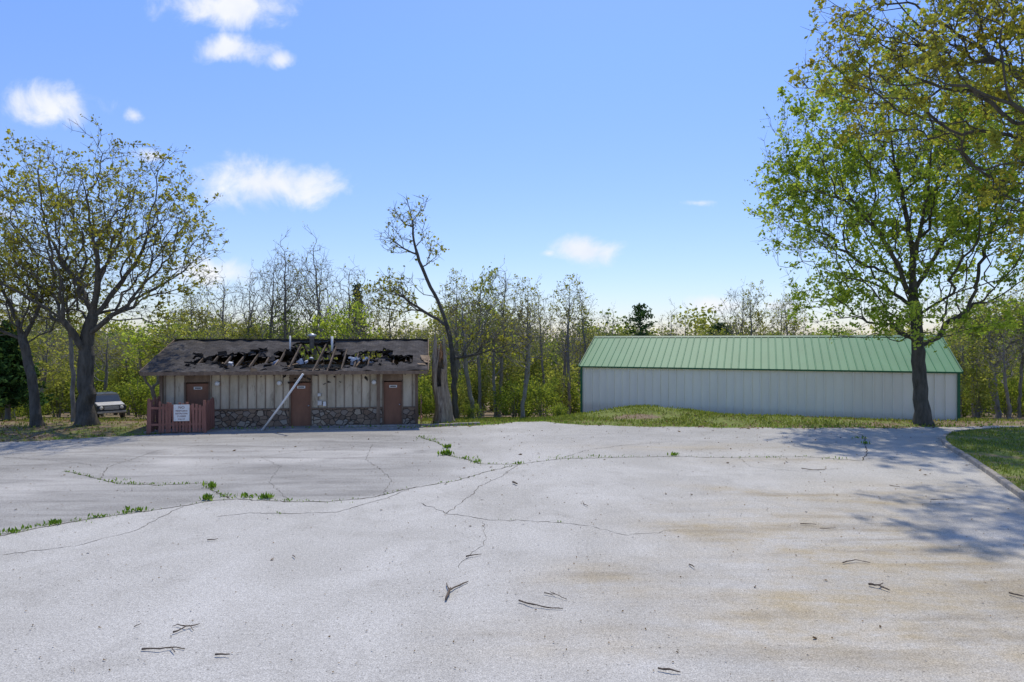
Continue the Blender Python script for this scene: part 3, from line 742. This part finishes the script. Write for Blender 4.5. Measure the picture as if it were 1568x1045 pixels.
for nm,x in (('left_wall',0.0),('right_wall',ML)):
    bm=bmesh.new();bm.faces.new([bm.verts.new(p) for p in ((x,0,MB0),(x,MW,MB0),(x,MW,ME),(x,MW/2,MR),(x,0,ME))])
    me=bpy.data.meshes.new(nm);bm.to_mesh(me);bm.free();me.materials.append(msid);o=bpy.data.objects.new(nm,me);COL.objects.link(o);o.parent=MB
s_=math.atan2(MR-ME,MW/2);ov=.18
for nm,yy0,sg in (('front_roof',-ov,1),('back_roof',MW+ov,-1)):
    ribbed(nm,ML+.2,.43,lambda x:(x-.1,yy0,ME+.05-math.tan(s_)*ov),lambda x:(x-.1,MW/2,MR+.05),(0,-math.sin(s_)*sg,math.cos(s_)),mgreen,MB,.025,.035)
gt=simple('green_trim',(0.035,0.15,0.075),(0.025,0.12,0.06),2,.5)
multibox('ridge_flashing',[(ML/2,MW/2-.12,MR+.075-.045,ML+.24,.28,.012,s_,0,0),(ML/2,MW/2+.12,MR+.075-.045,ML+.24,.28,.012,-s_,0,0)],gt,MB)
multibox('corner_trim',[(.03,-.06,(MB0+ME)/2,.12,.11,ME-MB0-.01),(ML-.03,-.06,(MB0+ME)/2,.12,.11,ME-MB0-.01)],gt,MB)
multibox('eave_trim',[(ML/2,-ov-.01,ME-.05,ML+.2,.03,.09)],gt,MB)
ll=math.hypot(MW/2+ov,MR-ME+math.tan(s_)*ov)
multibox('rake_trim',[(x,(MW/2-ov)/2,(ME+MR)/2-math.tan(s_)*ov/2+.045,.05,ll,.14,s_,0,0) for x in (-.125,ML+.125)]+[(x,MW-(MW/2-ov)/2,(ME+MR)/2-math.tan(s_)*ov/2+.045,.05,ll,.14,-s_,0,0) for x in (-.125,ML+.125)],gt,MB)

# ---------------------------------------------------------------- old SUV
cary=43.0;carx=(163-CX)/F*cary
CAR=empty('parked_suv',(carx,cary,gzf(carx,cary)+.02),math.radians(-48))
cream=simple('car_cream_paint',(0.60,0.58,0.53),(0.45,0.43,0.39),2,.4,0,(1,1,1),0,.5)
dkp=simple('car_dark_paint',(0.05,0.055,0.055),(0.03,0.032,0.032),2,.35,0,(1,1,1),0,.5)
glass=simple('car_glass',(0.05,0.06,0.07),(0.04,0.05,0.06),2,.08,0,(1,1,1),0,.9)
def prism(name,prof,w0,w1,mat,bev=.04):
    bm=bmesh.new();zs=[p[1] for p in prof];zmin,zmax=min(zs),max(zs)
    A=[];B=[]
    for x,z in prof:
        w=w0+(w1-w0)*(z-zmin)/(zmax-zmin)
        A.append(bm.verts.new((x,-w/2,z)));B.append(bm.verts.new((x,w/2,z)))
    bm.faces.new(A);bm.faces.new(B[::-1]);n=len(prof)
    for i in range(n): bm.faces.new((A[i],B[i],B[(i+1)%n],A[(i+1)%n]))
    bmesh.ops.recalc_face_normals(bm,faces=bm.faces[:])
    bmesh.ops.bevel(bm,geom=bm.edges[:],offset=bev,segments=2,affect='EDGES')
    me=bpy.data.meshes.new(name);bm.to_mesh(me);bm.free();me.materials.append(mat)
    o=bpy.data.objects.new(name,me);COL.objects.link(o);o.parent=CAR;return o
prism('body',[(-1.9,.45),(1.9,.45),(1.95,.7),(1.9,.95),(.7,1.05),(-1.9,1.05)],1.7,1.64,dkp)
prism('hood',[(.7,1.03),(1.88,.93),(1.88,1.0),(.7,1.12)],1.55,1.55,cream,.015)
prism('cabin',[(-1.85,1.05),(.68,1.05),(.25,1.58),(-1.8,1.58)],1.56,1.36,dkp)
prism('roof_panel',[(-1.78,1.585),(.2,1.585),(.15,1.64),(-1.74,1.64)],1.34,1.30,dkp,.015)
prism('windshield',[(.64,1.11),(.70,1.11),(.32,1.54),(.26,1.54)],1.42,1.26,glass,.01)
for sg in (-1,1):
    box('side_windows_%s'%('r' if sg<0 else 'l'),-1.65,.2,sg*.755-.02,sg*.755+.02,1.13,1.48,glass,CAR,.01,(sg*.18,0,0))
    for xx in (-1.25,1.25):
        tube('wheel',[(xx,sg*.62,.36),(xx,sg*.64,.36),(xx,sg*.84,.36),(xx,sg*.86,.36)],[.31,.36,.36,.31],dkp,CAR,20)
        tube('hub',[(xx,sg*.86,.36),(xx,sg*.88,.36)],[.18,.15],galv,CAR,14)
    tube('headlight',[(1.9,sg*.58,.82),(1.98,sg*.58,.82)],[.11,.1],white,CAR,14)
box('grille',1.9,1.97,-.42,.42,.68,.9,galv,CAR,.01);box('bumper',1.94,2.08,-.84,.84,.46,.6,galv,CAR,.03)

# ---------------------------------------------------------------- hero trees
def g3(px,Y,dz=-.08):
    x=(px-CX)/F*Y; return np.array([x,Y,gzf(x,Y)+dz])
Yo=30.5
make_tree('oak_tree',[[g3(133,Yo),W(131,590,Yo),W(132,530,Yo),W(143,480,Yo)],
  [W(143,480,Yo),W(118,430,Yo+.8),W(85,380,Yo+1.5),W(52,320,Yo+2)],
  [W(143,480,Yo),W(150,420,Yo-.5),W(140,350,Yo-.8),W(125,270,Yo-.5)],
  [W(145,485,Yo),W(180,440,Yo+.3),W(215,390,Yo),W(240,320,Yo-.6)],
  [W(138,510,Yo),W(190,470,Yo-1),W(250,430,Yo-2.5),W(300,400,Yo-3)],
  [W(131,540,Yo),W(95,490,Yo-1),W(40,455,Yo-2),W(-10,430,Yo-2.5)],
  [W(150,430,Yo),W(185,360,Yo+1.5),W(200,280,Yo+2)]],
  [(*W(150,350,Yo),5.6,4.8,4.6),(*W(240,375,Yo),2.9,3.5,2.6),(*W(50,380,Yo),3.2,3.5,3.6),(*W(250,480,Yo-1.5),2.6,1.8,.7)],2300,3,0.36,0.0085,leaf_oak,bark,
  leaves_per_tip=12,leaf_size=.105,crown_from=2.6,twigs=3,twig_len=.42,clump=.35,gap=.28,shell=.45)
make_tree('oak_tree',[[g3(57,30.0),W(50,590,30),W(35,520,30.2),W(12,460,30.5),W(-20,400,31)],[W(35,520,30),W(60,470,30.5),W(70,420,31)]],
  [(*W(5,430,30.5),3.6,3,3.0),(*W(70,440,31),2,2,2.0)],600,4,0.2,0.008,leaf_oak,bark,leaves_per_tip=12,leaf_size=.11,crown_from=3.5,clump=.4)
make_tree('young_tree',[[g3(114,32.0),W(110,560,32),W(104,480,32),W(100,420,32)]],
  [(*W(103,450,32),1.8,1.8,2.6)],220,41,0.10,0.007,leaf_oak,bark_g,leaves_per_tip=9,leaf_size=.11,crown_from=3.2,clump=.4)
Yr=30.7
make_tree('shade_tree',[[g3(1414,Yr),W(1408,580,Yr),W(1403,500,Yr),W(1398,430,Yr),W(1390,340,Yr),W(1368,240,Yr),W(1360,170,Yr)],
  [W(1400,440,Yr),W(1440,380,Yr+.8),W(1480,300,Yr+1.2),W(1500,220,Yr+1)],
  [W(1401,460,Yr),W(1360,380,Yr-.8),W(1310,320,Yr-1.5),W(1250,290,Yr-2)],
  [W(1402,470,Yr),W(1350,440,Yr+1),W(1290,420,Yr+1.5),W(1220,400,Yr+2)],
  [W(1395,400,Yr),W(1420,300,Yr-1.4),W(1430,200,Yr-2)],
  [W(1402,480,Yr),W(1460,450,Yr-1),W(1530,430,Yr-2)]],
  [(*W(1375,255,Yr),6.6,5.0,6.3),(*W(1240,320,Yr),2.8,3.2,4.3),(*W(1520,300,Yr),4.2,4.2,5.5),(*W(1300,455,Yr),3.2,2.3,2.0,1.5),(*W(1390,490,Yr-1.5),2.4,1.6,1.5,2.2),(*W(1275,512,Yr-1),.8,.8,.5,2.5),(*W(1480,480,Yr),2.5,2,1.4)],3600,8,0.31,0.008,leaf_br,bark,
  leaves_per_tip=24,leaf_size=.12,crown_from=2.4,twigs=3,twig_len=.5,clump=.45,gap=.15,shell=.5,bf=.4)
make_tree('oak_tree',[[np.array([23.5,21.5,0.0]),np.array([23.2,21.4,3]),np.array([22.6,21.2,6.0]),np.array([21.5,21,9])],
  [np.array([22.6,21.2,6.0]),np.array([20,20.6,9.5]),np.array([16.5,20,12.5]),np.array([12.5,19.6,14.8])],
  [np.array([21.5,21,9]),np.array([19,22,12]),np.array([17,22,15]),np.array([15,22,17.5])],
  [np.array([22.6,21.2,6.3]),np.array([19.5,19.6,8.5]),np.array([16.5,18.6,10.3]),np.array([13.2,18,11.5])],
  [np.array([21.5,21,9]),np.array([23,21,13]),np.array([23,21,17])]],
  [(17.5,20.5,14.2,8.0,4.6,4.2),(19.0,19.5,9.8,5.4,3.6,3.0),(12.8,19.6,13.0,3.4,3,3.0)],2300,15,0.34,0.008,leaf_ol2,bark,
  leaves_per_tip=21,leaf_size=.10,crown_from=5.5,twigs=3,twig_len=.45,clump=.55,gap=.25,down=.15,shell=.55)
Yl=38
make_tree('leaning_tree',[[g3(697,Yl),W(694,560,Yl),W(682,490,Yl),W(655,430,Yl),W(636,380,Yl),W(630,330,Yl),W(622,300,Yl)],
  [W(640,395,Yl),W(610,375,Yl),W(588,352,Yl)],[W(685,500,Yl),W(640,470,Yl),W(590,440,Yl-1)],[W(690,545,Yl),W(740,540,Yl-1),W(790,525,Yl-2)],[W(682,490,Yl),W(715,450,Yl+1),W(740,420,Yl+1)]],
  [(*W(628,335,Yl),1.4,1.3,1.6),(*W(600,370,Yl),1.2,1.2,.9,1.5),(*W(610,450,Yl),2.0,2,1.5),(*W(760,520,Yl-1),2.2,1.8,1.3),(*W(655,380,Yl),1.2,1.2,1.1)],400,21,0.17,0.012,leaf_oak,bark,
  leaves_per_tip=6,leaf_size=.13,crown_from=2.2,clump=.3,gap=.4,twigs=2,flare=.3)
def snag():
    bm=bmesh.new();k=20;rings=[];x0,y0=W(678,640,31.6)[0],31.6;z0=gzf(x0,y0)-.1
    H=[0,.2,.5,.9,1.4,1.9,2.4,2.8,3.2,3.55];rad=[.62,.50,.44,.40,.37,.36,.37,.39,.36,.26]
    for i,(h,r) in enumerate(zip(H,rad)):
        ring=[]
        for j in range(k):
            a=2*math.pi*j/k
            rr=r*(1+.16*math.sin(a*3+h*1.3)+.10*math.sin(a*7+2*h)+.06*math.sin(a*2-3*h))
            zz=z0+h
            if i==len(H)-1: zz+= .45*math.sin(a*2+1.0)+random.uniform(-.4,.75)
            if i==len(H)-2: zz+= .15*math.sin(a*2+1.0)+random.uniform(-.1,.1)
            ring.append(bm.verts.new((x0+rr*math.cos(a)-.05*h+.05*math.sin(h*2.2),y0+rr*math.sin(a),zz)))
        rings.append(ring)
    for i in range(len(H)-1):
        for j in range(k):
            if i>=5 and j in (14,15): continue
            if i>=7 and j in (3,9,16): continue
            bm.faces.new((rings[i][j],rings[i][(j+1)%k],rings[i+1][(j+1)%k],rings[i+1][j]))
    me=bpy.data.meshes.new('broken_dead_trunk');bm.to_mesh(me);bm.free()
    me.materials.append(simple('dead_wood',(0.44,0.36,0.27),(0.13,0.10,0.07),4,.95,1.0,(3,3,.3)))
    o=bpy.data.objects.new('broken_dead_trunk',me);COL.objects.link(o)
    s=o.modifiers.new('s','SOLIDIFY');s.thickness=.07
    spl=[]
    for _ in range(9): spl.append((x0+random.gauss(-.15,.17),y0+random.gauss(0,.13),z0+3.4+random.uniform(-.1,.3),.05,.04,random.uniform(.4,1.0),random.uniform(-.12,.12),random.uniform(-.2,.2),0))
    s2=multibox('splinters',spl,simple('raw_wood',(0.52,0.30,0.14),(0.26,0.14,0.08),5,.9,.3,(2,2,.3)),None,.02);s2.parent=o
snag()

# ---------------------------------------------------------------- background forest
BG=empty('background_trees')
var=[]
specs=[(11,[(0,0,8.2,2.5,2.5,3.4)],340,.15,9,leaf_bg,bark_g,.15),(12,[(0.3,0,9,2.2,2.2,4.0)],320,.14,5,leaf_oak,bark_g,.13),
       (13,[(0,0,7,3.0,3.0,3.2)],400,.16,11,leaf_br,bark_g,.15),(14,[(-.5,0,8.5,2.5,2.5,3.8)],360,.15,1.8,leaf_oak,bark_g,.11),
       (15,[(0,0,6.2,2.6,2.6,3.2)],340,.13,12,leaf_bg,bark_g,.16),(16,[(0,0,9.4,1.9,1.9,4.2)],300,.15,1.2,leaf_oak,bark_g,.11)]
for sd,el,n,br_,lp,lm,bk,ls in specs:
    rng=np.random.default_rng(sd)
    top=el[0][2]+el[0][5]*.7; lean=rng.normal(size=2)*.5
    tr=[[np.array([0,0,-.3]),np.array([lean[0]*.3,lean[1]*.3,2.5]),np.array([lean[0]*.8,lean[1]*.8,5]),np.array([lean[0],lean[1],top])]]
    o=make_tree('bg_tree_%d'%sd,tr,el,n,sd,br_,.011,lm,bk,leaves_per_tip=lp,leaf_size=ls,crown_from=2.6,clump=.35,gap=.2,twigs=2,twig_len=.55,bf=.35,parent=BG)
    var.append(o.data); bpy.data.objects.remove(o)
svar=[]
for sd,rx,h,n,lm in ((31,1.6,2.6,1500,leaf_sh),(32,2.0,3.6,2000,leaf_sh),(33,1.4,4.6,1700,leaf_bg)):
    rng=np.random.default_rng(sd)
    stems=14; V=[];Q=[];mi=[];lc=[];off=0
    a=rng.random(stems)*6.28; B=np.c_[np.cos(a)*rx*.6*rng.random(stems),np.sin(a)*rx*.6*rng.random(stems),h*(.6+.4*rng.random(stems))]
    A=B*np.array([.2,.2,0]);A[:,2]=-.2
    d=(B-A)/np.linalg.norm(B-A,axis=1)[:,None]
    v_,q_=tubes_np(A,B,d,d,np.full(stems,.03),np.full(stems,.008),4);V.append(v_);Q.append(q_);off=len(v_);mi.append(np.zeros(len(q_),int));lc.append(np.zeros(len(v_)))
    cl=60; cp_=rng.normal(size=(cl,3));cp_/=np.linalg.norm(cp_,axis=1)[:,None];cp_*=(rng.random(cl)**.45)[:,None]*(.75+.5*rng.random(cl))[:,None]
    cp_=cp_*np.array([rx,rx,h*.5])+np.array([0,0,h*.52])
    k=rng.integers(0,cl,n);P=cp_[k]+rng.normal(size=(n,3))*.26
    v_,q_=leaf_quads(P,.08+.10*rng.random(n),rng,1.4)
    cb=rng.random(cl);V.append(v_);Q.append(q_+off);mi.append(np.ones(len(q_),int));lc.append(np.repeat(np.clip(cb[k]*.8+rng.normal(size=n)*.15+.1,0,1),4))
    o=mesh_np('shrub_%d'%sd,np.concatenate(V),np.concatenate(Q),np.concatenate(mi),(bark_g,lm),{'lc':np.concatenate(lc)})
    svar.append(o.data);bpy.data.objects.remove(o)
def inst(me,name,x,y,s,par,sx=1.0,dz=0):
    o=bpy.data.objects.new(name,me);o.location=(x,y,gzf(x,y)+dz);o.scale=(s*sx,s*sx,s);o.rotation_euler=(random.gauss(0,.03),random.gauss(0,.03),random.uniform(0,6.28))
    COL.objects.link(o);o.parent=par;return o
def blocked(x,y,r=0):
    c,s=dv[0],dv[1];a=(x-Lf[0])*c+(y-Lf[1])*s;b=-(x-Lf[0])*s+(y-Lf[1])*c
    if -2.0<a<ML+2.0 and -3<b<MW+2.0: return True
    if y<42 and 5<x<26: return True
    a=(x-A0[0])*e1[0]+(y-A0[1])*e1[1];b=(x-A0[0])*n1[0]+(y-A0[1])*n1[1]
    if -1.5<a<13 and b<8.5: return True
    if -3.2<x<1.5 and y<37: return True
    if y<46 and abs(x/y-carx/cary)<.028+r/y: return True
    return False
hp_x=[0,100,250,350,430,500,560,640,720,800,860,920,980,1040,1100,1160,1230,1400,1568]
hp_y=[440,450,460,440,440,440,450,430,410,430,450,475,490,492,490,465,448,465,445]
random.seed(21)
Hs=[11.9,13.2,10.4,12.6,9.6,13.9]
for px,py,Yb,k in [(378,395,44,3),(410,368,45,3),(440,355,46,5),(468,380,47,3),(500,348,45,5),(528,390,47,3),(555,425,46,1),(595,420,47,1),(700,405,46,1),(735,400,44,0),(765,395,47,3),(800,415,46,1),(838,425,48,5),(872,412,47,1),(905,425,49,5),(930,462,52,3),
                   (1020,460,56,5),(1040,466,57,5),(1130,426,55,3),(1160,424,54,1),(1190,436,56,3),(1215,440,52,1),(1490,430,44,1),(1530,440,42,0),(1560,425,43,1),(1600,430,42,0),(20,400,42,3),(60,415,44,5),(340,405,46,3),(300,420,45,1)]:
    xx=(px-CX)/F*Yb
    top=CH-(py-CY)/F*Yb-gzf(xx,Yb); inst(var[k],'tree',xx,Yb,top/Hs[k],BG,random.uniform(.75,1.0))
rows=[(38,5.0,30),(43,4.6,12),(49,4.8,20),(57,4.8,32),(68,5.3,40),(82,5.8,48)]
for Yb,step,lo in rows:
    x=-Yb*1.0
    while x<Yb*1.0:
        xx=x+random.uniform(-1.4,1.4);y=Yb+random.uniform(-2.3,2.3);x+=step
        if blocked(xx,y,1.2): continue
        if 5<xx<27 and y<52 and random.random()<.3: continue
        px=CX+F*xx/y; py=min(500,np.interp(px,hp_x,hp_y)+random.uniform(lo-15,lo+45))
        top=CH-(py-CY)/F*y-gzf(xx,y)
        k=random.choices(range(6),(4,3,3,3,2,1))[0]
        s=max(.4,min(1.7,top/Hs[k]))
        inst(var[k],'tree',xx,y,s,BG,random.uniform(.95,1.25) if s>.7 else 1.3)
SH=empty('understory_shrubs')
for Yb,step,smin,smax in ((36.5,2.6,.3,.6),(40.5,2.1,.5,.85),(46,2.1,.7,1.1),(54,2.4,.9,1.4),(64,2.8,1.2,1.7),(80,3.6,1.6,2.2),(105,5.5,2.4,3.2)):
    x=-Yb*1.0
    while x<Yb*1.0:
        xx=x+random.uniform(-.9,.9);y=Yb+random.uniform(-1.8,1.8);x+=step
        if blocked(xx,y,2.0): continue
        if Yb<45 and random.random()<.35: continue
        if -26<xx<-14 and y<41: continue
        inst(random.choice(svar),'shrub',xx,y,random.uniform(smin,smax),SH,random.uniform(.9,1.2),-.1)
def conifer(name,px,Y,toppy,wid,seed,n=5200,scots=False):
    rng=np.random.default_rng(seed);b=g3(px,Y);top=CH-(toppy-CY)/F*Y;H=top-b[2]
    nb=150;t=rng.random(nb)**.8;t=(.12 if not scots else .55)+t*((1-.12) if not scots else .45)
    rad=wid*(1.03-t)**.75*(.7+.5*rng.random(nb)) if not scots else wid*np.sin(np.clip((t-.5)*2,0,1)*3.0)*(.6+.6*rng.random(nb))+.15
    a=rng.random(nb)*6.28;A=np.c_[np.full(nb,b[0]),np.full(nb,b[1]),b[2]+t*H]
    d=np.c_[np.cos(a),np.sin(a),np.full(nb,.15)];B=A+d*rad[:,None]
    d/=np.linalg.norm(d,axis=1)[:,None]
    v1,q1=tubes_np(A,B,d,d,np.full(nb,.02),np.full(nb,.006),3)
    tk=np.array([[0,0,1.0]]);v0,q0=tubes_np(b[None],np.array([[b[0],b[1],top]]),tk,tk,np.array([.15]),np.array([.02]),8)
    k=rng.integers(0,nb,n);s=rng.random(n)**.6;P=A[k]+(B-A)[k]*s[:,None]+rng.normal(size=(n,3))*.11
    v2,q2=leaf_quads(P,.10+.08*rng.random(n),rng,2.2)
    V=np.concatenate([v0,v1,v2]);Q=np.concatenate([q0,q1+len(v0),q2+len(v0)+len(v1)])
    mi=np.r_[np.zeros(len(q0)+len(q1),int),np.ones(len(q2),int)]
    mesh_np(name,V,Q,mi,(bark_g,leaf_dk),{'lc':np.r_[np.zeros(len(v0)+len(v1)),np.repeat(rng.random(n),4)]})
conifer('cedar_tree',12,34,500,2.1,51,8000)
conifer('cedar_tree',-45,33,470,2.3,52,6000)
conifer('cedar_tree',548,50,438,1.6,53,2000)
conifer('pine_tree',980,58,468,1.5,54,1500,True)
conifer('pine_tree',1104,60,496,1.5,55,1500,True)

# ---------------------------------------------------------------- light, sky, camera
SEL=math.radians(64);SAZ=math.atan2(.2,.98)
Ld=Vector((math.cos(SEL)*math.sin(SAZ),math.cos(SEL)*math.cos(SAZ),math.sin(SEL)))
sun=bpy.data.lights.new('sun','SUN');sun.energy=3.4;sun.angle=math.radians(1.0);sun.color=(1,.925,.77)
so=bpy.data.objects.new('sun',sun);so.rotation_euler=Ld.to_track_quat('Z','Y').to_euler();so.location=(0,0,60);COL.objects.link(so)
w=bpy.data.worlds.new('World');scene.world=w;w.use_nodes=True;nt=w.node_tree;nt.nodes.clear()
out=nt.nodes.new('ShaderNodeOutputWorld');bg=nt.nodes.new('ShaderNodeBackground');bg.inputs[1].default_value=.15
sky=N(nt,'ShaderNodeTexSky',sky_type='NISHITA');sky.sun_disc=False;sky.sun_elevation=SEL;sky.sun_rotation=SAZ;sky.altitude=300;sky.air_density=1.0;sky.dust_density=.6;sky.ozone_density=1.4
tc=N(nt,'ShaderNodeTexCoord');sp=N(nt,'ShaderNodeSeparateXYZ');L(nt,tc.outputs['Generated'],sp.inputs[0])
ysafe=math_(nt,'MAXIMUM',sp.outputs['Y'],.05)
cb=N(nt,'ShaderNodeCombineXYZ');L(nt,math_(nt,'DIVIDE',sp.outputs['X'],ysafe),cb.inputs[0]);L(nt,math_(nt,'DIVIDE',sp.outputs['Z'],ysafe),cb.inputs[1])
uv=cb.outputs[0]
mask=None
for px,py,a,b,st in [(78,162,80,38,1),(408,282,125,40,1),(355,12,110,36,1),(352,74,80,30,.7),(895,384,60,24,1),(318,418,75,30,.8),(1090,468,50,20,.9),(235,240,38,14,.6),(430,92,30,20,.5),(1068,311,40,9,.4),(205,178,24,16,.4),(0,330,60,18,.4),(840,388,30,12,.4),(1190,470,60,14,.4)]:
    s=N(nt,'ShaderNodeVectorMath',operation='SUBTRACT');L(nt,uv,s.inputs[0]);s.inputs[1].default_value=((px-CX)/F,(CY-py)/F,0)
    mm=N(nt,'ShaderNodeVectorMath',operation='MULTIPLY');L(nt,s.outputs[0],mm.inputs[0]);mm.inputs[1].default_value=(F/a,F/b,1)
    ln_=N(nt,'ShaderNodeVectorMath',operation='LENGTH');L(nt,mm.outputs[0],ln_.inputs[0])
    e=math_(nt,'SUBTRACT',1.0,ln_.outputs['Value'])
    e=math_(nt,'ADD',e,(st-1)*.7)
    mask=e if mask is None else math_(nt,'MAXIMUM',mask,e)
n1_=noise_(nt,14,6,.6,uv,.4)
c=math_(nt,'ADD',mask,math_(nt,'MULTIPLY',math_(nt,'SUBTRACT',n1_,.5),2.4))
cl=N(nt,'ShaderNodeMapRange',interpolation_type='SMOOTHSTEP');L(nt,c,cl.inputs[0]);cl.inputs[1].default_value=-.15;cl.inputs[2].default_value=.9
front=math_(nt,'GREATER_THAN',sp.outputs['Y'],.06)
cf=math_(nt,'MULTIPLY',math_(nt,'MULTIPLY',cl.outputs[0],front),.93)
shade=mixc(nt,ramp_(nt,noise_(nt,9,3,.6,uv),.35,.65),(5.6,5.9,6.5),(6.9,6.9,7.0))
tint=ramp_(nt,sp.outputs['Z'],0.0,0.42,(0.80,0.80,0.93),(0.80,0.98,1.38))
skc=mixc(nt,1.0,sky.outputs[0],tint,'MULTIPLY')
colr=mixc(nt,cf,skc,shade)
L(nt,colr,bg.inputs[0]);L(nt,bg.outputs[0],out.inputs[0])
cam=bpy.data.cameras.new('camera');cam.lens=36*F/1568;cam.sensor_width=36;cam.clip_end=4000;cam.clip_start=.1
co=bpy.data.objects.new('camera',cam);co.location=(0,0,CH);co.rotation_euler=(math.pi/2,0,0);COL.objects.link(co);scene.camera=co
scene.view_settings.view_transform='Standard';scene.view_settings.look='None';scene.view_settings.exposure=0
